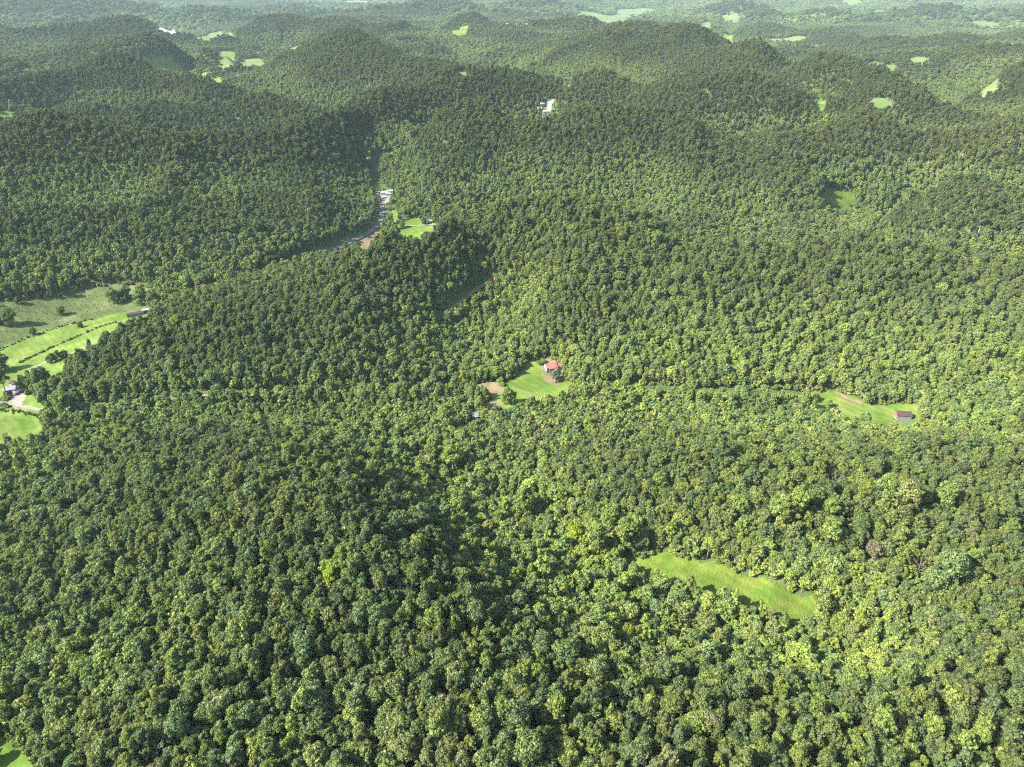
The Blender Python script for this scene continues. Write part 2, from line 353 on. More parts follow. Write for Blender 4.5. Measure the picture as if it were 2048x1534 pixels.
# left valley
field('meadow', [(-60,600),(60,604),(200,570),(250,572),(300,578),(330,600),(250,625),(215,634),(120,652),(0,700),(-70,720)], M['meadow'])
field('pasture', [(-60,716),(0,700),(120,652),(215,632),(250,628),(320,618),(300,632),(240,655),(190,685),(130,715),(70,745),(20,752),(-60,800)], M['pasture'], lift=.35)
field('lawn', [(95,735),(125,722),(122,745),(98,752)], M['pasture'], lift=.4, clear=True)
field('lawn', [(25,795),(60,790),(95,822),(60,815),(25,803)], M['pasture'], lift=.4)
field('pasture', [(-70,812),(0,812),(60,822),(88,835),(84,856),(30,876),(-70,890)], M['pasture'], lift=.35)
ribbon('road', [(-60,800),(0,806),(50,815),(95,823),(150,818),(215,818)], 4.2, M['gravel'], clear=3)
ribbon('driveway', [(20,806),(30,790),(38,775),(60,742),(100,722),(150,705),(200,680)], 3.6, M['gravel'], clear=2)
field('yard', [(20,770),(40,765),(46,782),(34,796),(18,790)], M['gravel'], lift=.5)
# road up the middle valley
road_px = [(310,622),(360,604),(430,580),(500,560),(560,540),(600,524),(640,508),(690,490),(735,468),(758,448),(765,425),(762,405),(754,390),(757,382)]
RS = ribbon('road', road_px, 7.0, M['asphalt'], clear=8, lift=.7)
field('verge', [(632,522),(690,497),(740,474),(760,455),(765,470),(755,484),(720,495),(680,505)], M['dirt'], lift=.3)
field('pasture', [(782,456),(800,443),(845,434),(850,446),(882,447),(880,452),(830,462),(790,468)], M['pasture'], lift=.4)
ribbon('driveway', [(768,462),(790,452),(830,453),(885,449)], 3.4, M['gravel'], lift=.9, clear=2)
field('yard', [(762,387),(775,382),(790,385),(786,392),(764,396)], M['gravel'], lift=.6)
field('verge', [(776,425),(790,420),(797,430),(784,436)], M['pasture'], lift=.5)
ribbon('powerline_cut', [(757,382),(750,350),(752,312)], 12, None, clear=5)
ribbon('powerline_cut', [(752,312),(800,306),(840,276),(895,228)], 8, None, clear=5.5)
# red barn clearing and its tracks
field('pasture', [(1085,728),(1105,740),(1110,752),(1145,768),(1155,776),(1060,790),(1000,810),(975,806),(985,788),(1010,768),(1040,745),(1060,722)], M['pasture'], lift=.35)
field('yard', [(1086,724),(1100,720),(1122,734),(1125,748),(1108,748),(1092,742)], M['dirt'], lift=.5)
field('dirt_bank', [(862,773),(910,773),(960,772),(1000,766),(1004,776),(982,790),(955,778),(900,779)], M['dirt'], lift=.45, near=3)
field('yard', [(965,806),(985,800),(992,804),(988,810),(972,810)], M['dirt'], lift=.6)
ribbon('track', [(1148,768),(1170,775),(1200,778)], 5, M['dirt'], clear=2)
ribbon('track', [(865,640),(890,628),(930,600),(965,574),(990,560)], 3.5, M['dirt'], clear=4.0)
field('yard', [(935,826),(957,826),(960,838),(938,838)], M['meadow'], lift=.4)
# barn on the right
field('pasture', [(1610,788),(1650,784),(1672,785),(1690,795),(1730,808),(1790,812),(1835,806),(1838,830),(1856,852),(1822,852),(1780,846),(1740,832),(1690,822),(1640,812)], M['pasture'], lift=.35)
ribbon('verge', [(1672,785),(1690,797),(1725,810)], 5, M['dirt'], lift=.6)
ribbon('road', [(1795,840),(1825,850),(1850,856),(1900,866)], 5.5, M['asphalt'], clear=4, lift=.6)
ribbon('valley_track', [(150,818),(215,812),(330,800),(480,792),(620,780),(760,774),(865,775)], 3.5, M['dirt'], clear=3.6)
ribbon('valley_track', [(1200,778),(1300,784),(1420,788),(1540,792),(1620,795)], 4.5, M['dirt'], clear=6.5)
# meadow in the hollow
weed_poly = field('weed_meadow', [(1238,1114),(1300,1112),(1350,1118),(1420,1130),(1490,1150),(1560,1178),(1600,1200),(1640,1226),(1600,1232),(1540,1212),(1480,1190),(1420,1170),(1360,1148),(1310,1134),(1262,1126)], M['weeds'], lift=.3, near=10)
field('weed_meadow', [(-40,1470),(30,1490),(52,1515),(70,1560),(-60,1620)], M['pasture'], lift=.3)
# right, behind the ridge
field('hill_pasture', [(1640,384),(1680,380),(1706,386),(1708,400),(1694,412),(1668,425),(1645,415)], M['weeds'], lift=.5)
ribbon('powerline_cut', [(1752,462),(1780,430),(1820,378)], 6, None, clear=3.5)
# settlement
field('yard', [(1084,222),(1091,214),(1096,208),(1101,209),(1097,222),(1097,230),(1084,230)], M['gravel'], lift=.6)
field('pasture', [(1080,218),(1092,216),(1094,226),(1082,228)], M['pasture'], lift=.9, clear=False)
ribbon('road', [(1096,232),(1098,218),(1104,206),(1106,200)], 7, M['gravel'], lift=1.0, clear=4)
field('pasture', [(1110,165),(1130,168),(1142,176),(1128,178)], M['pasture'], lift=.6)
# distant fields
FAR = [
 ([(285,124),(330,122),(362,134),(368,142),(340,142),(300,132)], 'pasture'),
 ([(435,135),(480,122),(515,118),(530,126),(500,134),(450,140)], 'hay'),
 ([(400,148),(416,150),(414,156),(396,156)], 'pasture'), ([(418,158),(445,160),(440,166),(422,164)], 'pasture'),
 ([(390,78),(410,70),(450,62),(476,66),(440,74),(405,80)], 'hay'),
 ([(434,106),(470,104),(466,110),(440,110)], 'pasture'), ([(505,102),(525,98),(534,105),(515,110)], 'hay'),
 ([(578,98),(600,95),(605,101),(582,104)], 'pasture'),
 ([(902,66),(920,54),(938,56),(930,68),(910,76)], 'pasture'),
 ([(912,145),(930,145),(934,150),(915,152)], 'hay'),
 ([(1005,50),(1035,45),(1060,48),(1030,50)], 'dirt'),
 ([(-20,228),(20,226),(50,236),(20,240),(-20,238)], 'pasture'),
 ([(1150,20),(1190,28),(1250,28),(1310,22),(1260,38),(1190,40)], 'hay'),
 ([(1225,26),(1240,20),(1300,16),(1320,22),(1280,28)], 'hay'),
 ([(1436,34),(1482,30),(1486,42),(1460,46),(1440,42)], 'hay'),
 ([(1403,48),(1418,44),(1420,54),(1406,58)], 'hay'),
 ([(1434,82),(1444,70),(1460,72),(1462,84)], 'pasture'),
 ([(1530,76),(1605,74),(1608,82),(1540,84)], 'hay'),
 ([(1606,36),(1620,30),(1648,29),(1645,36)], 'hay'),
 ([(1738,26),(1765,20),(1768,28),(1745,30)], 'hay'),
 ([(1935,50),(1960,46),(2000,50),(1990,56),(1945,56)], 'hay'),
 ([(1725,130),(1755,126),(1765,132),(1735,136)], 'hay'),
 ([(1765,132),(1790,131),(1788,137),(1765,137)], 'hay'),
 ([(1812,120),(1850,117),(1860,121),(1825,125)], 'hay'),
 ([(1738,201),(1770,202),(1785,207),(1745,209)], 'hay'), ([(1626,206),(1655,204),(1645,216),(1630,218)], 'pasture'),
 ([(1955,184),(1985,180),(1980,187),(1960,190)], 'hay'),
 ([(680,4),(720,2),(760,6),(700,10)], 'hay'), ([(1680,2),(1720,0),(1716,10),(1690,12)], 'hay'),
]
for px, mk in FAR: field('far_field', px, M[mk], lift=.8, smooth=1)
field('river', [(318,58),(330,62),(350,68),(352,66),(336,60)], M['water'], lift=1.2, smooth=1)

def opened(x, y):
    o = np.zeros(x.shape, bool)
    for P, lo, hi in openings:
        k = np.nonzero((x > lo[0]) & (x < hi[0]) & (y > lo[1]) & (y < hi[1]))[0]
        if len(k): o[k] |= inpoly(x[k], y[k], P)
    return o

if os.environ.get('DBG'):
    scene.view_settings.exposure = .2
    M['floor'].node_tree.links.clear(); M['floor'].node_tree.links.new(M['floor'].node_tree.nodes['Principled BSDF'].outputs[0], M['floor'].node_tree.nodes['Material Output'].inputs[0])
    M['floor'].node_tree.nodes['Principled BSDF'].inputs['Base Color'].default_value=(.2,.2,.2,1); raise SystemExit
# ------------------------------------------------------------------ tree shapes
def tube(path, r0, r1, n=6):
    V = []; F = []; k = len(path)
    for i, p in enumerate(path):
        p = np.asarray(p, float); d = np.asarray(path[min(i + 1, k - 1)], float) - np.asarray(path[max(i - 1, 0)], float); d /= np.linalg.norm(d) + 1e-9
        a = np.cross(d, (0.3, 1, 0.1)); a /= np.linalg.norm(a) + 1e-9; b = np.cross(d, a); r = r0 + (r1 - r0) * i / (k - 1)
        for q in range(n): t = 2 * math.pi * q / n; V.append(p + r * (a * math.cos(t) + b * math.sin(t)))
    for i in range(k - 1):
        for q in range(n): F.append((i * n + q, i * n + (q + 1) % n, (i + 1) * n + (q + 1) % n, (i + 1) * n + q))
    return V, F
def trunk_geo(seed, h, r, limbs=5, spread=3.0, top=None, twigs=0):
    R = np.random.default_rng(seed); V = []; F = []
    def add(path, a, b, n=5):
        v, f = tube(path, a, b, n); s = len(V); V.extend(v); F.extend([tuple(s + i for i in q) for q in f])
    lean = R.normal(0, .05, 2); main = [(lean[0] * z, lean[1] * z, z) for z in np.linspace(-1, h, 6)]
    add(main, r, r * .35, 7)
    for i in range(limbs):
        z0 = h * (.35 + .55 * i / limbs); a = R.uniform(0, 6.28); L = spread * R.uniform(.7, 1.1)
        p0 = np.array([lean[0] * z0, lean[1] * z0, z0]); d = np.array([math.cos(a), math.sin(a), R.uniform(.5, 1.1)])
        pp = [p0, p0 + d * L * .5, p0 + d * L + (0, 0, .2 * L)]; add(pp, r * .4, r * .1, 4)
        for t in range(twigs):
            q0 = pp[1] + (pp[2] - pp[1]) * R.uniform(-.5, 1); dd = np.array([math.cos(a + R.normal(0, .9)), math.sin(a + R.normal(0, .9)), R.uniform(.2, 1.2)])
            add([q0, q0 + dd * L * R.uniform(.25, .5)], r * .16, r * .05, 3)
    return V, F
def crown_geo(seed, R0=4.3, H=10.0, zc=12.0, puffs=34, leaves=70, leaf=.42, shape='round'):
    """leaf clumps over lobes of an uneven crown -> verts (n,4,3), variation per leaf"""
    R = np.random.default_rng(seed); cs = []; rs = []
    k = 0
    ang = R.uniform(0, 6.28)
    while len(cs) < puffs:
        k += 1; t = (len(cs) + .5) / puffs
        zz = 1 - 1.65 * t; zz = max(zz, -.75)                       # top to lower side
        ph = ang + k * 2.39996 + R.normal(0, .35); rr = math.sqrt(max(0, 1 - zz * zz))
        if shape == 'tall': rad = rr ** .9 * (1 - .18 * zz)
        elif shape == 'broad': rad = rr ** .8
        else: rad = rr
        jit = R.uniform(.60, 1.10)
        pr = R0 * R.uniform(.19, .34)
        cs.append((rad * (R0 - pr * .7) * jit * math.cos(ph), rad * (R0 - pr * .7) * jit * math.sin(ph), zc + zz * (H / 2 - pr * .6) * R.uniform(.86, 1.06)))
        rs.append(pr)
    cs = np.array(cs); rs = np.array(rs)
    nl = 2 + seed % 3; la = R.uniform(0, 6.28) + np.arange(nl) * 6.28 / nl + R.normal(0, .3, nl); lz = R.uniform(-.16, .2, nl) * H; li = R.integers(0, nl, puffs)
    cs[:, 0] = cs[:, 0] * .80 + np.cos(la[li]) * R0 * .26; cs[:, 1] = cs[:, 1] * .80 + np.sin(la[li]) * R0 * .26; cs[:, 2] += lz[li]
    n = puffs * leaves; pi = np.repeat(np.arange(puffs), leaves)
    d = R.normal(size=(n, 3)); d[:, 2] += .3; d /= np.linalg.norm(d, axis=1)[:, None]
    lump = 1 + .16 * np.sin(d[:, 0] * 5 + pi) * np.sin(d[:, 1] * 5 + 2 * pi) + .10 * R.normal(size=n)
    p = cs[pi] + d * (rs[pi] * lump)[:, None] * np.array([1, 1, .85])
    nrm = d + R.normal(0, .45, (n, 3)); nrm /= np.linalg.norm(nrm, axis=1)[:, None]
    a = np.cross(nrm, R.normal(size=(n, 3))); a /= np.linalg.norm(a, axis=1)[:, None]; b = np.cross(nrm, a)
    s = (leaf * R.uniform(.55, 1.35, n))[:, None]
    quad = np.stack([p - a * s, p - b * s * .75 + nrm * s * .15, p + a * s * .95, p + b * s * .75 - nrm * s * .15], 1)
    pv = 1 + .12 * R.normal(size=puffs); var = np.clip(pv[pi] * (1 + .17 * R.normal(size=n)), .45, 1.7)
    hue = .5 * R.normal(size=puffs)[pi] * .12
    return quad, np.stack([var * (1 + hue), var, var * (1 - hue)], 1)
def pine_geo(seed, R0=2.4, H=11.0, tiers=11, leaf=.5, per=42):
    R = np.random.default_rng(seed); Q = []; 
    for t in range(tiers):
        f = t / (tiers - 1); z = 3 + (H - 3) * f; rad = R0 * (1 - f) ** .8 + .25
        for k in range(max(10, int(per * (1 - f * .7)))):
            a = R.uniform(0, 6.28); q = rad * R.uniform(.45, 1.08) * (1 + .15 * math.sin(3 * a + t)); Q.append((q * math.cos(a), q * math.sin(a), z - .35 * q + R.normal(0, .25), a))
    Q = np.array(Q); n = len(Q); p = Q[:, :3]; d = np.stack([np.cos(Q[:, 3]), np.sin(Q[:, 3]), np.full(n, .7)], 1)
    nrm = d + R.normal(0, .6, (n, 3)); nrm /= np.linalg.norm(nrm, axis=1)[:, None]
    a = np.cross(nrm, R.normal(size=(n, 3))); a /= np.linalg.norm(a, axis=1)[:, None]; b = np.cross(nrm, a); s = (leaf * R.uniform(.5, 1.2, n))[:, None]
    quad = np.stack([p - a * s, p - b * s * .5, p + a * s, p + b * s * .5], 1)
    v = np.clip(1 + .2 * R.normal(size=n), .5, 1.6); return quad, np.stack([v, v, v], 1)
def quads_mesh(name, quad, var, trunk=None, mats=None):
    n = len(quad); tv, tf = trunk if trunk else ([], []); tv = np.array(tv).reshape(-1, 3); nt = len(tf)
    co = np.vstack([quad.reshape(-1, 3), tv]) if n else tv
    faces = np.arange(4 * n).reshape(n, 4)
    if nt: faces = np.vstack([faces, np.array(tf) + 4 * n])
    me = bpy.data.meshes.new(name); me.vertices.add(len(co)); me.vertices.foreach_set('co', co.reshape(-1).astype(np.float32))
    k = len(faces); me.loops.add(4 * k); me.loops.foreach_set('vertex_index', faces.reshape(-1).astype(np.int32)); me.polygons.add(k)
    me.polygons.foreach_set('loop_start', (np.arange(k) * 4).astype(np.int32)); me.update(calc_edges=True)
    for m in mats or [M['leaf'], M['bark']]: me.materials.append(m)
    mi = np.zeros(k, np.int32); mi[n:] = 1; me.polygons.foreach_set('material_index', mi)
    at_ = me.attributes.new('leafvar', 'FLOAT_VECTOR', 'FACE'); vv = np.ones((k, 3), np.float32); vv[:n] = var; at_.data.foreach_set('vector', vv.reshape(-1))
    return me
SPECS = [dict(R0=4.4, H=9.5, zc=12.2, shape='round'), dict(R0=4.8, H=8.6, zc=12.0, shape='broad'), dict(R0=3.9, H=12.5, zc=12.6, shape='tall'),
         dict(R0=4.1, H=10.5, zc=12.0, shape='round'), dict(R0=3.6, H=13.5, zc=12.8, shape='tall'), dict(R0=5.0, H=9.2, zc=12.4, shape='broad')]
LOWTREE = dict(R0=4.4, H=10.0, zc=6.0, shape='round')
HI = []                                            # (crown mesh, trunk mesh, spec)
for i, s in enumerate(SPECS + [LOWTREE]):
    q, v = crown_geo(100 + i, puffs=58, leaves=78, leaf=.36, **s); cm = quads_mesh('crown', q, v)
    tv, tf = trunk_geo(200 + i, 14, .32, 6, 3.2); tm = bpy.data.meshes.new('trunk'); tm.from_pydata([tuple(p) for p in tv], [], tf); tm.materials.append(M['palebark' if i % 2 else 'bark'])
    HI.append((cm, tm, s))
def coll(name, meshes):
    c = bpy.data.collections.new(name)
    for k, me in enumerate(meshes): o = bpy.data.objects.new('%s_%02d' % (name, k), me); c.objects.link(o)
    return c
near_meshes = []; mid_meshes = []
for i, s in enumerate(SPECS):
    for w in range(2):
        q, v = crown_geo(300 + 10 * i + w, puffs=50, leaves=52, leaf=.42, **s); near_meshes.append(quads_mesh('near_tree', q, v, trunk_geo(400 + i, 14, .3, 5)))
    q, v = crown_geo(500 + i, puffs=34, leaves=26, leaf=.66, **s); mid_meshes.append(quads_mesh('mid_tree', q, v, trunk_geo(600 + i, 13, .3, 2)))
for i in range(2):
    q, v = pine_geo(700 + i); near_meshes.append(quads_mesh('near_pine', q, v, trunk_geo(710 + i, 10, .16, 0))); mid_meshes.append(quads_mesh('mid_pine', q, v, trunk_geo(720 + i, 10, .16, 0)))
def bare_geo(seed): return trunk_geo(seed, 14, .26, 11, 4.0, twigs=9)
for i in range(2):
    e = np.zeros((0, 4, 3)); me = quads_mesh('bare_tree', e, np.zeros((0, 3)), bare_geo(740 + i), [M['palebark'], M['palebark']]); near_meshes.append(me); mid_meshes.append(me)
# indices: near 0..11 broadleaf, 12,13 pine, 14,15 bare;  mid 0..5 broadleaf, 6,7 pine, 8,9 bare
C_NEAR = coll('near_tree_shapes', near_meshes); C_MID = coll('mid_tree_shapes', mid_meshes)

# ------------------------------------------------------------------ scattering
def tree_group(c):
    g = bpy.data.node_groups.new('forest_nodes', 'GeometryNodeTree'); g.interface.new_socket('Geometry', in_out='INPUT', socket_type='NodeSocketGeometry'); g.interface.new_socket('Geometry', in_out='OUTPUT', socket_type='NodeSocketGeometry')
    n = g.nodes; l = g.links; gi = n.new('NodeGroupInput'); go = n.new('NodeGroupOutput')
    ci = n.new('GeometryNodeCollectionInfo'); ci.inputs['Collection'].default_value = c; ci.inputs['Separate Children'].default_value = True; ci.inputs['Reset Children'].default_value = True
    ip = n.new('GeometryNodeInstanceOnPoints'); ip.inputs['Pick Instance'].default_value = True
    def na(name, t): x = n.new('GeometryNodeInputNamedAttribute'); x.data_type = t; x.inputs['Name'].default_value = name; return x.outputs['Attribute']
    l.new(gi.outputs[0], ip.inputs['Points']); l.new(ci.outputs[0], ip.inputs['Instance']); l.new(na('pick', 'INT'), ip.inputs['Instance Index'])
    er = n.new('FunctionNodeEulerToRotation'); l.new(na('rot', 'FLOAT_VECTOR'), er.inputs[0]); l.new(er.outputs[0], ip.inputs['Rotation']); l.new(na('scl', 'FLOAT_VECTOR'), ip.inputs['Scale'])
    l.new(ip.outputs[0], go.inputs[0]); return g
def scatter(name, P, rot, scl, tint, pick, c, label, cat):
    me = bpy.data.meshes.new(name); me.vertices.add(len(P)); me.vertices.foreach_set('co', P.reshape(-1).astype(np.float32))
    for nm, d in (('rot', rot), ('scl', scl), ('tint', tint)):
        a = me.attributes.new(nm, 'FLOAT_VECTOR', 'POINT'); a.data.foreach_set('vector', np.ascontiguousarray(d, np.float32).reshape(-1))
    a = me.attributes.new('pick', 'INT', 'POINT'); a.data.foreach_set('value', pick.astype(np.int32)); me.update()
    o = bpy.data.objects.new(name, me); COL.objects.link(o); md = o.modifiers.new('scatter', 'NODES'); md.node_group = tree_group(c)
    tag(o, label, cat, kind='stuff'); return o

def project(x, y, z):
    dx = x; dy = y * math.cos(PITCH) - (z - CAM[2]) * math.sin(PITCH); up = y * math.sin(PITCH) + (z - CAM[2]) * math.cos(PITCH)
    return 1024 + FPX * dx / dy, 767 - FPX * up / dy, dy
def visible(x, y, z, slack):                        # drop what hills hide deeply
    out = np.ones(len(x), bool); n = 60
    d = np.hypot(x, y); best = np.full(len(x), -1e9)
    for k in range(1, n):
        f = 1 - (1 - 60 / d) * (1 - k / n); gx = x * f; gy = y * f
        h = height(gx, gy) + 12; w = h - (CAM[2] + (z - CAM[2]) * f); ok = (1 - f) * d > 60
        best = np.maximum(best, np.where(ok, w, -1e9))
    return best < slack
G_BASE = dict(mid=(.096, .126, .038), dark=(.074, .102, .036), blue=(.082, .118, .044), olive=(.104, .122, .042), bright=(.122, .156, .036), yellow=(.138, .160, .036))
def tints(x, y, R):
    n = len(x); r = np.hypot(x, y); c = np.tile(np.array(G_BASE['mid']), (n, 1))
    u, v, _ = project(x, y, height(x, y) + CAN)
    s1 = fbm(x / 70, y / 70, 51, 3); s2 = fbm(x / 45 + 9, y / 45, 61, 2)
    warm = 1 / (1 + np.exp(-((x + 20 + .15 * (y - 300)) / 60)))                   # west side of the near hill is bluer
    near = np.clip(1.3 - r / 900, 0.12, 1)
    k = R.uniform(size=n) + .28 * s1
    pb = near * (.12 + .24 * warm) ; 
    bright = k > 1.02 - pb
    dark = k < .22; blue = (~dark) & (~bright) & ((R.uniform(size=n) + .3 * s2) > (.55 + .3 * warm)); ol = (R.uniform(size=n) + .25 * s2) < .13
    c[blue] = G_BASE['blue']; c[dark] = G_BASE['dark']; c[ol] = G_BASE['olive']; c[bright] = G_BASE['bright']
    ye = R.uniform(size=n) < .0005 + .010 * near * near * warm; c[ye] = np.array(G_BASE['yellow'])
    c *= (1 + .10 * R.normal(size=n)).clip(.7, 1.4)[:, None]; c[:, 0] *= 1.02 + .03 * R.normal(size=n); c[:, 2] *= (1 + .08 * R.normal(size=n)).clip(.5, 1.6)
    ctr = height(x, y); rt = 80 + .045 * r; around = sum(height(x + rt * math.cos(q * math.pi / 4), y + rt * math.sin(q * math.pi / 4)) for q in range(8)) / 8
    tpi = np.clip((ctr - around) / 10, -1, 1)[:, None]                              # crests carry darker oaks, hollows lighter poplars
    c *= 1 - (.18 + .16 * np.clip(r - 900, 0, 600)[:, None] / 600) * np.maximum(tpi, 0); c *= 1 + np.maximum(-tpi, 0) * np.array([.22, .24, .10])
    pat = fbm(x / 260, y / 260, 71, 3)[:, None]; c *= 1 + .22 * np.clip((r / 1500)[:, None], .3, 1) * pat * np.array([1.15, 1, .9])
    h_ = ctr; far_high = np.clip((h_ - 92) / 40, 0, 1) * np.clip((r - 800) / 500, 0, 1)      # trees on far, high ground are tinted darker and browner
    c *= 1 + far_high[:, None] * np.array([-.17, -.22, -.22]); c *= 1 - .14 * np.clip((r - 700) / 500, 0, 1)[:, None] * (1 - far_high[:, None])
    return c.clip(.008, .5)
def points(r0, r1, sp, sc, R, jit=.42):
    m = 1.06; xs = np.arange(-r1 * .95, r1 * .95, sp); ys = np.arange(20, r1, sp * .92); X, Y = np.meshgrid(xs, ys); X = X + (np.arange(len(ys)) % 2)[:, None] * sp / 2
    X = X.ravel(); Y = Y.ravel(); X = X + R.uniform(-jit, jit, X.size) * sp; Y = Y + R.uniform(-jit, jit, Y.size) * sp
    r = np.hypot(X, Y); k = (r > r0) & (r < r1) & (np.abs(np.arctan2(X, Y)) < math.radians(58)); X = X[k]; Y = Y[k]
    Z = height(X, Y); u, v, d = project(X, Y, Z + 10); mg = 120
    k = (d > 0) & (u > -mg - 160) & (u < 2048 + mg) & (v > -80) & (v < 1534 + 200); X = X[k]; Y = Y[k]; Z = Z[k]
    k = ~opened(X, Y); X = X[k]; Y = Y[k]; Z = Z[k]
    k = visible(X, Y, Z + 18, 22 if r1 < 3000 else 14); return X[k], Y[k], Z[k]
def pine_zone(x, y):
    u, v, _ = project(x, y, height(x, y) + 8)
    z = inpoly(u, v, [(1010,815),(1130,795),(1290,800),(1330,850),(1240,900),(1120,930),(1020,890)]) | inpoly(u, v, [(1770,470),(1830,380),(1900,380),(1960,430),(1950,480),(1840,500)])
    return z | inpoly(u, v, [(480,340),(600,320),(730,330),(745,430),(650,470),(500,440)])


YG = (.106, .140, .034); YE = (.118, .132, .040); GR = (.085, .12, .033); LG = (.12, .16, .032); OR = (.155, .14, .045); RB = (.11, .095, .055); DK = (.06, .09, .03); GY = (.10, .11, .065)
SPECIAL = [   # crown centre in view, width in view, shape, colour, label
 (1187, 1098, 44, 2, YG, 'bright yellow-green tree left of the hollow meadow, left of a bright pair'),
 (1247, 1088, 38, 4, YG, 'bright yellow-green tree standing at the left tip of the hollow meadow'),
 (1050, 1022, 44, 0, (.112, .146, .032), 'yellow-green round tree in the hollow up-left of the bright pair'),
 (1218, 1050, 36, 3, (.112, .146, .032), 'yellow-green tree just above the bright pair by the hollow meadow'),
 (1150, 1075, 36, 1, (.15, .19, .02), 'yellow-green spreading tree left of the bright pair by the meadow'),
 (1556, 1036, 40, 2, YG, 'left one of two yellow-green trees above the hollow meadow'),
 (1588, 1030, 40, 4, (.112, .146, .034), 'right one of two yellow-green trees above the hollow meadow'),
 (1658, 1078, 40, 3, (.110, .142, .034), 'yellow-green tree right of the pair above the hollow meadow'),
 (1661, 1018, 34, 0, (.112, .146, .032), 'yellow-green round tree beyond the lone yellow-green one'),
 (1811, 1012, 54, 5, YE, 'golden yellow spreading tree on the right-hand slope'),
 (1891, 1000, 36, 3, (.108, .140, .034), 'yellow-green tree right of the golden spreading tree'),
 (1700, 956, 26, 0, YE, 'small golden yellow tree up-left of the golden spreading tree'),
 (1770, 985, 40, 0, (.105, .15, .036), 'light green round tree beside the golden spreading tree'),
 (1900, 1150, 60, 5, (.095, .135, .048), 'broad pale bluish-green tree on the right-hand slope'),
 (1747, 1100, 34, 1, RB, 'dull brownish tree on the right-hand slope below the golden tree'),
 (1704, 1262, 34, 0, YE, 'golden yellow tree at the right end of the hollow meadow'),
 (1302, 1408, 36, 0, (.15, .165, .035), 'yellowish round tree among green ones, lower middle right'),
 (1700, 1303, 18, 0, OR, 'small orange-tinged tree below the right end of the meadow'),
 (1764, 1455, 42, 4, YG, 'tall bright yellow-green tree at lower right near the bare gap'),
 (1860, 1460, 40, 2, (.110, .144, .032), 'tall yellow-green tree left of the fallen pale trunks'),
 (1960, 1475, 40, 3, (.112, .148, .034), 'yellow-green tree right of the fallen pale trunks'),
 (905, 930, 40, 0, LG, 'light green round tree in the hollow below the grey cabin'),
 (893, 846, 34, 0, (.110, .144, .032), 'yellow-green tree left of the small grey cabin'),
 (258, 1480, 36, 2, YG, 'yellow tree near the bottom edge at lower left'),
 (358, 1330, 40, 2, (.106, .148, .034), 'light yellow-green tree in the lower left woods'),
 (470, 1425, 40, 0, (.112, .146, .032), 'yellow-green round tree above bottom edge, left of centre'),
 (660, 1150, 36, 0, (.14, .19, .02), 'yellow-green tree on the left hill crest'),
 (690, 1120, 36, 3, (.110, .144, .032), 'yellow-green tree farther up the left hill crest'),
 (1018, 800, 30, 0, GR, 'rounded tree standing in front of the bright green clearing'),
 (1111, 754, 22, 1, GY, 'grey-green tree in front of the red roofed house'),
 (1632, 795, 14, 0, DK, 'dark small tree at the left end of the barn pasture'),
 (1658, 806, 14, 0, LG, 'light green small tree in the barn pasture left of the barn'),
 (804, 451, 12, 0, DK, 'dark round tree at the left corner of the square pasture'),
 (848, 443, 12, 0, DK, 'dark round tree at the right side of the square pasture'),
 (870, 440, 14, 0, GR, 'green round tree behind the pale shed and square pasture'),
 (230, 600, 26, 1, GR, 'leftmost of the trees grouped at the meadow top right'),
 (250, 592, 22, 0, DK, 'dark tree second in the group at the meadow top right'),
 (282, 600, 28, 0, (.075, .12, .03), 'lighter tree third in the group above the long dark building'),
 (306, 605, 26, 0, GR, 'rightmost tree grouped above the white roofed shed'),
 (18, 642, 28, 0, (.075, .12, .03), 'rounded tree alone on left edge of the rough meadow'),
 (80, 762, 26, 0, GR, 'tree left of the small lawn beside the valley drive'),
 (50, 770, 24, 0, GR, 'tree standing right beside the grey roofed left house'),
 (4, 770, 36, 5, DK, 'large dark tree at the left edge casting shade on the pasture'),
 (2, 735, 30, 0, DK, 'dark tree on the left edge beside the bright green strip'),
 (128, 820, 38, 1, (.085, .13, .03), 'large spreading tree right of the lower left pasture lane'),
 (100, 850, 30, 0, YG, 'yellow-green tree at the right end of the lower left pasture'),
]
BARE = [
 (1838, 1138, 44, 801, .05, 'grey bare tree on the right-hand slope left of the pale bluish tree'),
 (1930, 1470, 70, 815, .42, 'pale leaning bare trunk beside the dark gap at lower right'),
 (2030, 1470, 60, 829, .25, 'pale forked bare tree at the right edge near the bottom'),
 (326, 1350, 50, 843, .3, 'bare leaning tree in the lower left woods'),
 (1672, 962, 34, 857, .08, 'whitish bare tree beside the small golden tree'),
 (962, 1008, 34, 871, .05, 'greyish bare tree in the upper part of the hollow'),
 (1962, 1092, 34, 885, .1, 'whitish bare tree on the right-hand slope near the edge'),
 (310, 1500, 44, 899, .1, 'pale bare tree near the bottom edge at lower left'),
 (1240, 962, 30, 913, .05, 'grey bare tree above the hollow meadow trees, middle right'),
 (590, 1180, 36, 927, .1, 'grey bare tree on the left hill below its crest'),
]
BUSHES = [(122, 627, 17, (.075, .12, .025), 'round bush alone in the middle of the rough meadow'),
 (65, 667, 15, (.08, .13, .025), 'small round bush near the lower edge of the rough meadow'),
 (2, 648, 18, DK, 'dark bush at the left edge of the rough meadow'),
 (36, 604, 14, DK, 'dark bush at the upper left corner of the rough meadow'),
 (160, 653, 12, DK, 'low dark bush on the bright strip boundary'),
 (104, 722, 20, DK, 'first dark bush of the row beside the gravel drive'),
 (116, 716, 20, GR, 'second bush of the row beside the gravel drive'),
 (128, 713, 16, DK, 'third bush of the row beside the gravel drive')]
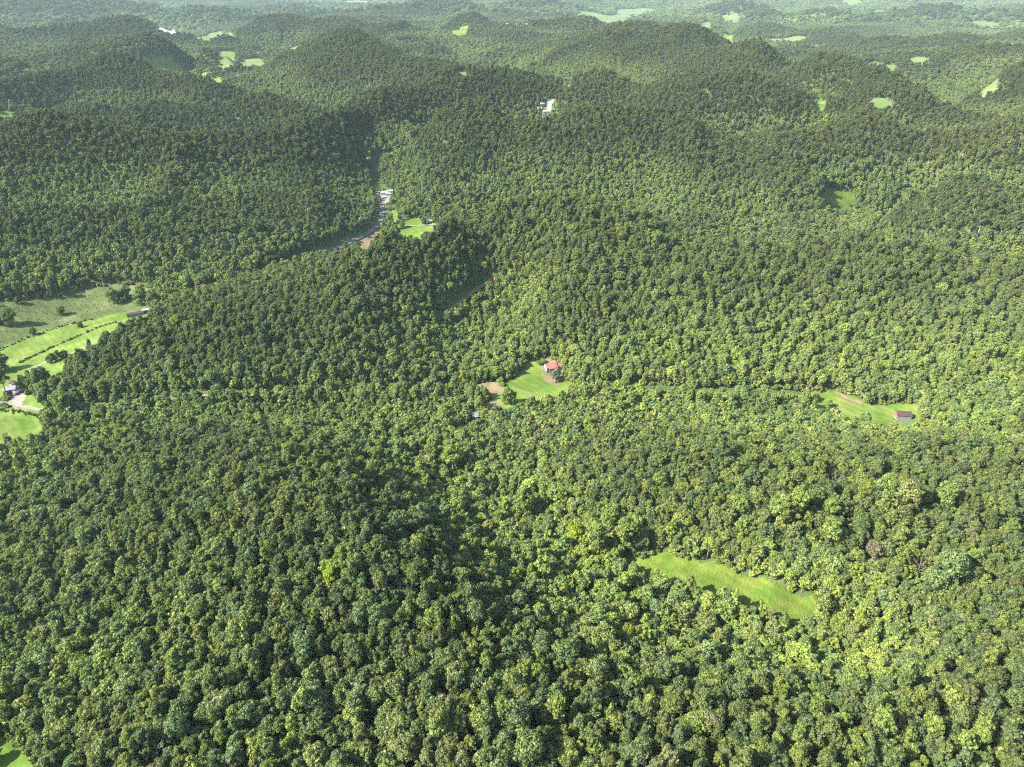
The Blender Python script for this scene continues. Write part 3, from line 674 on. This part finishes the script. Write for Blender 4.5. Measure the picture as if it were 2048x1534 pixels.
def clear_round(X, Y):
    k = np.ones(len(X), bool)
    for t in SPECIAL:
        p = ground(t[0], t[1], 12); dd = np.hypot(p[0], p[1]); k &= np.hypot(X - p[0], Y - p[1]) > max(3.0, t[2] * math.hypot(dd, 300) / FPX * .42)
    for t in BARE:
        p = ground(t[0], t[1], 9); k &= np.hypot(X - p[0], Y - p[1]) > 4.2
    return k
def openings_core(x, y):                            # well inside an opening
    o = np.zeros(x.shape, bool)
    for P, lo, hi in openings:
        c = P.mean(0); Q = c + (P - c) * .0 + (P - c) * (1 - 4 / max(12, np.linalg.norm(P - c, axis=1).mean())); o |= inpoly(x, y, Q)
    return o
# near and middle woods
R = np.random.default_rng(21)
X, Y, Z = points(55, 900, 4.8, 1, R, .5)
pz = pine_zone(X, Y)
X1, Y1, Z1 = points(300, 900, 3.6, 1, R); k = pine_zone(X1, Y1); X1, Y1, Z1 = X1[k], Y1[k], Z1[k]
X, Y, Z = X[~pz], Y[~pz], Z[~pz]
keep = (R.uniform(size=len(X)) > .03) & clear_round(X, Y); X, Y, Z = X[keep], Y[keep], Z[keep]
n = len(X); sc = (.67 * np.exp(.26 * R.normal(size=n))).clip(.38, 1.35); scz = (.35 + .62 * sc) * (1.0 + .10 * R.normal(size=n)).clip(.75, 1.3)
u, v, d = project(X, Y, Z + 12)
brush = inpoly(u, v, [(150,800),(860,788),(1200,788),(1640,808),(1850,870),(1700,905),(1300,885),(900,850),(300,840)]); sc[brush] *= .72; scz[brush] *= .68      # regrowth along the valley side
pick = R.integers(0, 12, n); tint = tints(X, Y, R)
dead = R.uniform(size=n) < .012; pick[dead] = R.integers(14, 16, dead.sum())
rot = np.stack([R.normal(0, .11, n), R.normal(0, .11, n), R.uniform(0, 6.28, n)], 1)
u, v, d = project(X, Y, Z + 12)
size = sc * 9 / d; inview = (u > -10) & (u < 2058) & (v > 0) & (v < 1550) & ~dead
order = np.argsort(-np.where(inview, size * 1.0, -1)); order = np.argsort(-np.where(inview, 1 / d, -1))
solo = order[:300]; rest = np.ones(n, bool); rest[solo] = False
n1 = len(X1); P1 = np.stack([X1, Y1, Z1 - .3], 1); s1 = (.62 + .12 * R.normal(size=n1)).clip(.35, 1)
t1 = np.tile((.085, .115, .032), (n1, 1)) * (1 + .16 * R.normal(size=n1)).clip(.5, 1.6)[:, None]
scatter('forest', np.vstack([np.stack([X, Y, Z - .3], 1)[rest], P1]), np.vstack([rot[rest], np.stack([np.zeros(n1), np.zeros(n1), R.uniform(0, 6.28, n1)], 1)]),
        np.vstack([np.stack([sc, sc, scz], 1)[rest], np.stack([s1 * .95, s1 * .95, s1], 1)]), np.vstack([tint[rest], t1]),
        np.append(pick[rest], R.integers(12, 14, n1)), C_NEAR, 'dense broadleaf forest covering the near hills and hollow', 'forest')
X2, Y2, Z2 = points(900, 2600, 6.0, 1, R, .5); n2 = len(X2); pz = pine_zone(X2, Y2)
s2 = (.80 * np.exp(.22 * R.normal(size=n2))).clip(.45, 1.4); s2[pz] *= .75

scatter('forest', np.stack([X2, Y2, Z2 - .3], 1), np.stack([R.normal(0, .06, n2), R.normal(0, .06, n2), R.uniform(0, 6.28, n2)], 1),
        np.stack([s2, s2, (.3 + .68 * s2) * (1 + .1 * R.normal(size=n2)).clip(.75, 1.3)], 1), tints(X2, Y2, R), np.where(R.uniform(size=n2) < .006, 8, R.integers(0, 6, n2)), C_MID, 'woods over the ridges beyond the valley road', 'forest')
X3, Y3, Z3 = points(2600, 5600, 10, 1, R, .5); n3 = len(X3); s3 = 1.3 * (1 + .2 * R.normal(size=n3)).clip(.55, 1.5)
X4, Y4, Z4 = points(5600, 17000, 25, 1, R); n4 = len(X4); s4 = 2.9 * np.exp(.3 * R.normal(size=n4)).clip(.45, 1.8)
R_ = lambda k: np.stack([np.zeros(k), np.zeros(k), R.uniform(0, 6.28, k)], 1)
scatter('forest', np.stack([X3, Y3, Z3 - .3], 1), R_(n3), np.stack([s3, s3, s3 * .7], 1), tints(X3, Y3, R), R.integers(0, 6, n3), C_MID, 'distant woods on the rows of far ridges', 'forest')
scatter('forest', np.stack([X4, Y4, Z4 - 3], 1), R_(n4), np.stack([s4, s4, s4 * .5], 1), tints(X4, Y4, R), R.integers(0, 6, n4), C_MID, 'hazy farthest woods at the top of the view', 'forest')
print('TREES', n, n1, n2, n3, n4)


U_x, U_y, U_z = points(60, 900, 6.5, 1, R); nu = len(U_x); su = R.uniform(1.1, 2.4, nu)
# (small trees and saplings under and between the crowns)
# ------------------------------------------------------------------ the trees nearest the drone, one by one
ORD = ['first','second','third','fourth','fifth','sixth','seventh','eighth','ninth','tenth','eleventh','twelfth','thirteenth','fourteenth','fifteenth','sixteenth','seventeenth','eighteenth','nineteenth','twentieth','twenty-first','twenty-second','twenty-third','twenty-fourth','twenty-fifth','twenty-sixth']
FORM = {'round': 'round', 'broad': 'broad spreading', 'tall': 'tall narrow'}
def colour_name(c):
    L = .3 * c[0] + .6 * c[1] + .1 * c[2]
    if c[0] > .17: return 'yellowish green'
    if c[1] > .150: return 'bright yellow-green'
    if c[0] / c[1] > .86: return 'olive'
    if L < .074: return 'dark green'
    if c[2] / c[1] > .39: return 'bluish green'
    return 'mid-green'
def place_name(u, v):
    row = 'bottom edge' if v > 1390 else 'lower woods' 
    cols = ['far left', 'left', 'left of centre', 'middle', 'right of centre', 'right', 'far right']
    c = cols[min(6, max(0, int(u / 2048 * 7)))]
    return ('along bottom edge, ' if v > 1390 else 'a little above bottom edge, ') + c
def make_tree(name, k, loc, rz, sxy, sz, tint, label, cat='tree', group=None, lean=(0, 0)):
    cm, tm, sp = HI[k]
    t = thing(name, loc, 0, label, cat, group); t.rotation_euler = (lean[0], lean[1], rz); t.scale = (sxy, sxy, sz)
    for nm, me in (('crown', cm), ('trunk', tm)):
        o = bpy.data.objects.new(nm, me); COL.objects.link(o); o.parent = t
        o['tint'] = [float(q) for q in tint]
    return t
cells = {}
for i in solo:
    if not inview[i]: continue
    k = int(pick[i]) % 6; cells.setdefault((colour_name(tint[i]), FORM[SPECS[k]['shape']], place_name(u[i], v[i])), []).append(i)
for (cn, fn, pn), ids in cells.items():
    ids.sort(key=lambda i: u[i])
    for j, i in enumerate(ids):
        lab = '%s %s tree %s' % (cn, fn, pn) if len(ids) == 1 else '%s %s tree %s, %s such from left' % (cn, fn, pn, ORD[min(j, 25)])
        k = int(pick[i]) % 6
        make_tree('broadleaf_tree', k, (X[i], Y[i], Z[i] - .3), rot[i, 2], sc[i], scz[i], tint[i], lab, group='broadleaf trees of the near forest', lean=(rot[i, 0], rot[i, 1]))
# trees that stand out
for (tu, tv, wpx, k, tn, lab) in SPECIAL:
    low = wpx <= 30; k = 6 if low else k; zl = 5 if low else 12
    p = ground(tu, tv, zl); dd = project(p[0], p[1], p[2] + zl)[2]; sp = HI[k][2]; s_ = wpx * dd / FPX / (2 * sp['R0'])
    make_tree('broadleaf_tree' if wpx > 30 else 'field_tree', k, (p[0], p[1], p[2] - .3), random.uniform(0, 6), s_, max(s_, .8) if wpx > 30 else s_, tn, lab)
for (tu, tv, hpx, seed, lean, lab) in BARE:
    p = ground(tu, tv, 9); dd = project(p[0], p[1], p[2] + 9)[2]; s_ = hpx * dd / FPX / 12
    t = thing('bare_tree', (p[0], p[1], p[2]), random.uniform(0, 6), lab, 'bare tree'); t.rotation_euler = (lean, lean * .6, random.uniform(0, 6)); t.scale = (s_,) * 3
    tv_, tf_ = trunk_geo(seed, 15, .34, 0, 1); link('trunk', tv_, tf_, M['palebark'], t)
    for q in range(6):
        RR_ = np.random.default_rng(seed + q); a = q * 1.05 + RR_.normal(0, .2); z0 = 6 + q * 1.4; L = 5.2 - q * .4; V_ = []; F_ = []
        d_ = np.array([math.cos(a), math.sin(a), .75]); p0 = np.array([0, 0, z0]); p1 = p0 + d_ * L
        segs = [([p0, (p0 + p1) / 2 + (0, 0, .3), p1], .17, .05)]
        for w in range(9):
            b0 = p0 + (p1 - p0) * RR_.uniform(.3, 1); e = np.array([math.cos(a + RR_.normal(0, .8)), math.sin(a + RR_.normal(0, .8)), RR_.uniform(.2, 1.3)]); segs.append(([b0, b0 + e * RR_.uniform(.8, 2.2)], .075, .03))
        for path, r0_, r1_ in segs:
            a1, b1 = tube(path, r0_, r1_, 4); s0 = len(V_); V_.extend(a1); F_.extend([tuple(s0 + i_ for i_ in f) for f in b1])
        link('branch', V_, F_, M['palebark'], t)
# bushes and small trees standing free in the fields
bq, bv = crown_geo(900, R0=2.6, H=4.4, zc=2.1, puffs=34, leaves=46, leaf=.34, shape='broad'); BUSH = quads_mesh('bush', bq, bv)
for (tu, tv, wpx, tn, lab) in BUSHES:
    p = ground(tu, tv, 2.0); dd = project(p[0], p[1], p[2] + 2)[2]; s_ = wpx * dd / FPX / 5.2
    o = bpy.data.objects.new('bush', BUSH); COL.objects.link(o); o.location = (p[0], p[1], p[2] - .1); o.scale = (s_, s_, s_ * 1.15); o.rotation_euler = (0, 0, random.uniform(0, 6)); o['tint'] = list(tn)
    tag(o, lab, 'bush', 'bushes standing free in the valley meadow')
# undergrowth along the edges of the openings and weeds in the meadows
C_BUSH = coll('bush_shapes', [BUSH])
EP = []
for P, lo, hi in openings:
    if np.linalg.norm(P.mean(0)) > 1350: continue
    L = np.linalg.norm(np.roll(P, -1, 0) - P, axis=1)
    for q in range(len(P)):
        for w in range(max(1, int(L[q] / 2.6))): EP.append(P[q] + (P[(q + 1) % len(P)] - P[q]) * R.uniform() + R.normal(0, 1.3, 2))
EP = np.array(EP); P_in = openings_core(EP[:, 0], EP[:, 1]); EP = EP[~P_in]; ne = len(EP); se = R.uniform(.3, 1.05, ne)
te = tints(EP[:, 0], EP[:, 1], R) * np.array([1.15, 1.05, 1])
def uniform_in(poly_uv, sp):
    Q = np.array([ground(a, b)[:2] for a, b in poly_uv]); lo = Q.min(0); hi = Q.max(0); m_ = int((hi[0] - lo[0]) * (hi[1] - lo[1]) / sp / sp); pp = R.uniform(lo, hi, (m_, 2)); return pp[inpoly(pp[:, 0], pp[:, 1], Q)]
W1 = uniform_in([(1255,1118),(1350,1122),(1490,1155),(1600,1205),(1690,1245),(1640,1248),(1570,1230),(1440,1182),(1320,1142)], 1.5)
W2 = uniform_in([(-50,640),(60,606),(200,574),(290,580),(320,600),(240,628),(120,650),(0,695)], 3.6)
WW = np.vstack([W1, W2]); nw = len(WW); sw = np.concatenate([R.uniform(.05, .15, len(W1)), R.uniform(.05, .22, len(W2)) ])
tw = np.vstack([np.tile((.15, .22, .034), (len(W1), 1)), np.tile((.14, .17, .05), (len(W2), 1))]) * (1 + .15 * R.normal(size=nw)).clip(.5, 1.5)[:, None]
HL = ribbon('hedge_line', [(42,727),(70,712),(110,694),(160,672),(200,655),(232,645)], 3, None)
HH = np.repeat(HL, 3, 0) + R.normal(0, 1.0, (len(HL) * 3, 2)); nh = len(HH)
HL2 = ribbon('hedge_line', [(0,700),(60,676),(120,655),(180,640)], 3, None); HH2 = np.repeat(HL2, 2, 0) + R.normal(0, 1.2, (len(HL2) * 2, 2))
HL3 = ribbon('hedge_line', [(0,822),(40,826),(75,832)], 3, None); HH3 = np.repeat(HL3, 3, 0) + R.normal(0, 1.2, (len(HL3) * 3, 2)); HH = np.vstack([HH, HH2, HH3]); nh = len(HH)
AP = np.vstack([EP, WW, HH, np.stack([U_x, U_y], 1)]); AS = np.concatenate([se, sw, R.uniform(.12, .5, nh), su]); AT = np.vstack([te, tw, np.tile((.09, .12, .035), (nh, 1)) * R.uniform(.7, 1.3, (nh, 1)), tints(U_x, U_y, R)])
scatter('undergrowth', np.column_stack([AP, height(AP[:, 0], AP[:, 1])]), R_(len(AP)), np.stack([AS, AS, AS * R.uniform(.7, 1.3, len(AS))], 1), AT, np.zeros(len(AP), int), C_BUSH, 'undergrowth and weeds along field edges and across meadows', 'undergrowth')

# ------------------------------------------------------------------ buildings
def box(x0, x1, y0, y1, z0, z1):
    V = [(x, y, z) for x in (x0, x1) for y in (y0, y1) for z in (z0, z1)]
    return V, [(0, 1, 3, 2), (4, 6, 7, 5), (0, 4, 5, 1), (2, 3, 7, 6), (0, 2, 6, 4), (1, 5, 7, 3)]
def join(parts):
    V = []; F = []
    for v, f in parts: s0 = len(V); V.extend(v); F.extend([tuple(s0 + i for i in q) for q in f])
    return V, F
def gable(L, W, z0, rise, over=.5, th=.14):        # two pitched slabs, ridge along x
    o = []
    for sgn in (-1, 1):
        y0 = sgn * (W / 2 + over); zo = z0 - rise * over / (W / 2)
        V = [(x, y, z + d) for x in (-L / 2 - over, L / 2 + over) for (y, z) in ((y0, zo), (0, z0 + rise)) for d in (0, th)]
        o.append((V, [(0, 1, 3, 2), (4, 6, 7, 5), (0, 4, 5, 1), (2, 3, 7, 6), (0, 2, 6, 4), (1, 5, 7, 3)]))
    return join(o)
def building(name, label, cat, u, v, L, W, H, rise, rz, roof, wall, endwall=None, wins=3, door=True, chimney=False, wing=None, porch=False, group=None, xy=None):
    p = ground(u, v) if xy is None else np.array([xy[0], xy[1], float(height(xy[0], xy[1]))])
    c, s_ = math.cos(rz), math.sin(rz); hs = [float(height(p[0] + a * c - b * s_, p[1] + a * s_ + b * c)) for a in (-L / 2, L / 2) for b in (-W / 2, W / 2)]
    t = thing(name, (p[0], p[1], max(hs) + .25), math.degrees(0) + rz, label, cat, group); dz = max(hs) - min(hs) + 1.2
    link('foundation', *box(-L / 2 + .05, L / 2 - .05, -W / 2 + .05, W / 2 - .05, -dz, .02), M['greywall'], t)
    V = [(x, y, z) for x in (-L / 2, L / 2) for y in (-W / 2, W / 2) for z in (0.02, H)]
    link('wall', V, [(0, 4, 5, 1), (2, 3, 7, 6)], wall, t)
    for sx in (-1, 1):
        x = sx * L / 2; link('gable_wall', [(x, -W / 2, .02), (x, W / 2, .02), (x, W / 2, H), (x, 0, H + rise), (x, -W / 2, H)], [(0, 1, 2, 3, 4)], endwall if (endwall and sx < 0) else wall, t)
    rf = link('roof', *gable(L, W, H, rise), roof, t)
    link('ridge_cap', *box(-L / 2 - .52, L / 2 + .52, -.16, .16, H + rise + .04, H + rise + .2), roof, rf)
    if chimney: link('chimney', *box(L * .2, L * .2 + .8, .4, 1.2, H, H + rise + 1.1), M['brick'], rf)
    for i in range(wins):
        x = -L / 2 + L * (i + .5) / wins
        if door and i == wins // 2:
            d_ = link('door', *box(x - .55, x + .55, -W / 2 - .07, -W / 2 + .02, .1, 2.2), M['door'], t); continue
        w = link('window', *box(x - .6, x + .6, -W / 2 - .05, -W / 2 + .02, 1.0, 2.2), M['paint'], t)
        link('pane', *box(x - .5, x + .5, -W / 2 - .07, -W / 2 - .04, 1.1, 2.1), M['glass'], w)
    if porch:
        link('porch_roof', *box(-L * .3, L * .3, -W / 2 - 2.4, -W / 2 - .02, H - .35, H - .2), roof, t)
        for x in (-L * .28, 0, L * .28): link('porch_post', *box(x - .08, x + .08, -W / 2 - 2.3, -W / 2 - 2.14, 0, H - .35), M['paint'], t)
    if wing:                                       # lower wing on one end: (length, width, height, rise, roof, y shift)
        l2, w2, h2, r2, rm, ys = wing; wv = box(L / 2 + .02, L / 2 + l2, ys - w2 / 2, ys + w2 / 2, -dz, h2); link('wing_wall', *wv, wall, t)
        g, f = gable(l2 - .6, w2, h2, r2, .4); g = [(a + L / 2 + l2 / 2 + .35, b + ys, c_) for a, b, c_ in g]; link('wing_roof', g, f, rm, t)
    return t
W_ = M
building('farmhouse', 'red roofed house on a dirt yard at the head of the bright green clearing', 'house', 1101, 741, 11, 8, 3, 2.2, .25, W_['redroof'], W_['whitewall'], wins=4, chimney=False, wing=(5, 6, 2.6, 1.6, W_['redroof'], .6), porch=True)
building('barn', 'grey barn with dark brown roof and red gable end in the right-hand pasture', 'barn', 1804, 836, 12.5, 7.5, 3.6, 2.4, -.12, W_['darkroof'], W_['greywall'], W_['redwall'], wins=4, chimney=True)
building('farmhouse', 'grey roofed house beside the gravel drive at the left edge', 'house', 23, 783, 10, 8, 3, 2.0, .35, W_['greyroof'], W_['whitewall'], wins=4, chimney=True)
building('garage', 'small shed with darker roof just behind the grey roofed left house', 'shed', 29, 771, 6.5, 5.5, 2.6, 1.4, -.5, W_['darkroof'], W_['whitewall'], wins=2)
building('garage', 'pale roofed shed between the left house and the valley lane', 'shed', 37, 788, 7, 5, 2.5, 1.2, .9, W_['whiteroof'], W_['greywall'], wins=2)
building('mobile_home', 'long dark low building under the trees at the top of the green strip', 'mobile home', 272, 632, 18, 5.5, 2.8, .9, .42, W_['darkroof'], W_['greywall'], wins=5)
building('shed', 'white roofed shed beside the long dark low building', 'shed', 292, 624, 7, 5, 2.7, 1.1, .42, W_['whiteroof'], W_['greywall'], wins=2)
building('cabin', 'small grey roofed cabin hidden among trees below the green clearing', 'cabin', 950, 834, 7, 5.5, 2.6, 1.6, .5, W_['greyroof'], W_['greywall'], wins=3, porch=True)
for q, (bu, bv_, L, W, a, rm, lab) in enumerate([
  (770, 389, 13, 9, .1, 'whiteroof', 'long white roofed building where the valley road bends, nearest the asphalt'),
  (780, 387, 10, 8, .3, 'whiteroof', 'white roofed building in the middle of the roadside lot'),
  (777, 392, 8, 6, .1, 'greyroof', 'small grey roofed building at the front of the roadside lot')]):
    building('roadside_building', lab, 'building', bu, bv_, L, W, 3, 1.4, a, W_[rm], W_['whitewall'], wins=3, group='buildings on the roadside lot')
building('shed', 'small pale shed at the end of the drive behind the square pasture', 'shed', 859, 446, 6, 5, 2.5, 1.2, .2, W_['whiteroof'], W_['whitewall'], wins=2)
for bu, bv_, L, W, a, rm, lab in [
  (1084, 217, 9, 7, .4, 'whiteroof', 'upper left white roofed house of the far hollow settlement'),
  (1080, 227, 10, 7, -.4, 'whiteroof', 'lower left white roofed house of the far hollow settlement'),
  (1090, 232, 11, 7, .15, 'whiteroof', 'long white roofed building lowest in the far hollow settlement'),
  (1104, 229, 9, 7, .1, 'greyroof', 'grey roofed house right of the lane in the far hollow settlement'),
  (1149, 177, 10, 7, .1, 'whiteroof', 'lone white roofed house beside the field above the far settlement'),
  (612, 94, 20, 11, .2, 'whiteroof', 'far white farmhouse on the ridge field at upper left'),
  (596, 98, 18, 10, -.2, 'redroof', 'far red roofed barn left of the white ridge farmhouse'),
  (866, 121, 16, 9, .1, 'whiteroof', 'lone white roof on the far wooded ridge, upper middle'),
  (1391, 289, 12, 7, .1, 'whiteroof', 'small white roofed cabin alone in the woods right of centre')]:
    building('far_house', lab, 'house', bu, bv_, L, W, 3.2, 2.0, a, W_[rm], W_['whitewall'], wins=3)

def pole(u, v, h, label, rz=0, xy=None):
    p = ground(u, v); t = thing('utility_pole', tuple(p), rz, label, 'utility pole', 'wooden utility poles')
    V_, F_ = tube([(0, 0, -1), (0, 0, h)], .17, .11, 8); link('pole_shaft', V_, F_, M['palebark'], t)
    link('crossarm', *box(-1.2, 1.2, -.06, .06, h - 1.0, h - .84), M['wood'], t)
    for x in (-1.05, 0.45, 1.05): V_, F_ = tube([(x, 0, h - .84), (x, 0, h - .6)], .06, .05, 6); link('insulator', V_, F_, M['paint'], t)
    V_, F_ = tube([(.25, .25, h - 2.3), (.25, .25, h - 1.5)], .2, .2, 8); link('transformer', V_, F_, M['metal'], t)
pole(698, 487, 11, 'pale utility pole beside the road bend above the brown verge', .8)
pole(632, 521, 11, 'pale utility pole at the lower left end of the visible road', .8)
pole(1089, 727, 10, 'pale utility pole beside the red roofed house', .2)
pole(943, 836, 10, 'pale utility pole in front of the small grey cabin', .2)
pole(120, 728, 10, 'utility pole beside the gravel drive in the left valley', .4)
# painted lines on the road
for off, mm in ((0.12, 'yellowpaint'), (-0.12, 'yellowpaint'), (2.9, 'paint'), (-2.9, 'paint')):
    T_ = np.gradient(RS, axis=0); T_ /= np.linalg.norm(T_, axis=1)[:, None]; N_ = np.stack([-T_[:, 1], T_[:, 0]], 1); S_ = RS + N_ * off
    zz = np.array([float(height(a, b)) for a, b in RS]); zz2 = height(S_[:, 0], S_[:, 1]); zz = np.maximum(zz, zz2) + .74; V_ = []
    for q in range(len(S_)):
        for w in (-.08, .08): V_.append((S_[q, 0] + N_[q, 0] * w, S_[q, 1] + N_[q, 1] * w, zz[q] + .02))
    o = link('road_line', V_, [(2 * q, 2 * q + 1, 2 * q + 3, 2 * q + 2) for q in range(len(S_) - 1)], M[mm]); tag(o, kind='structure')

# ------------------------------------------------------------------ haze
hz = HAZE
def box_geo(x0, x1, y0, y1, z0, z1):
    V = [(x, y, z) for x in (x0, x1) for y in (y0, y1) for z in (z0, z1)]
    return V, [(0, 1, 3, 2), (4, 6, 7, 5), (0, 4, 5, 1), (2, 3, 7, 6), (0, 2, 6, 4), (1, 5, 7, 3)]
if hz:
    v_, f_ = box_geo(-46000, 46000, -300, 46500, float(HF.min()) - 3, 420)
    m = bpy.data.materials.new('haze'); m.use_nodes = True; nn = m.node_tree.nodes; nn.remove(nn['Principled BSDF'])
    pv = nn.new('ShaderNodeVolumePrincipled'); pv.inputs['Density'].default_value = hz; pv.inputs['Color'].default_value = (.70, .93, 1.0, 1); pv.inputs['Anisotropy'].default_value = 0.0
    m.node_tree.links.new(pv.outputs[0], nn['Material Output'].inputs['Volume'])
    o = link('haze', v_, f_, m); tag(o, 'pale blue haze lying over the far ridges', 'haze', kind='stuff')
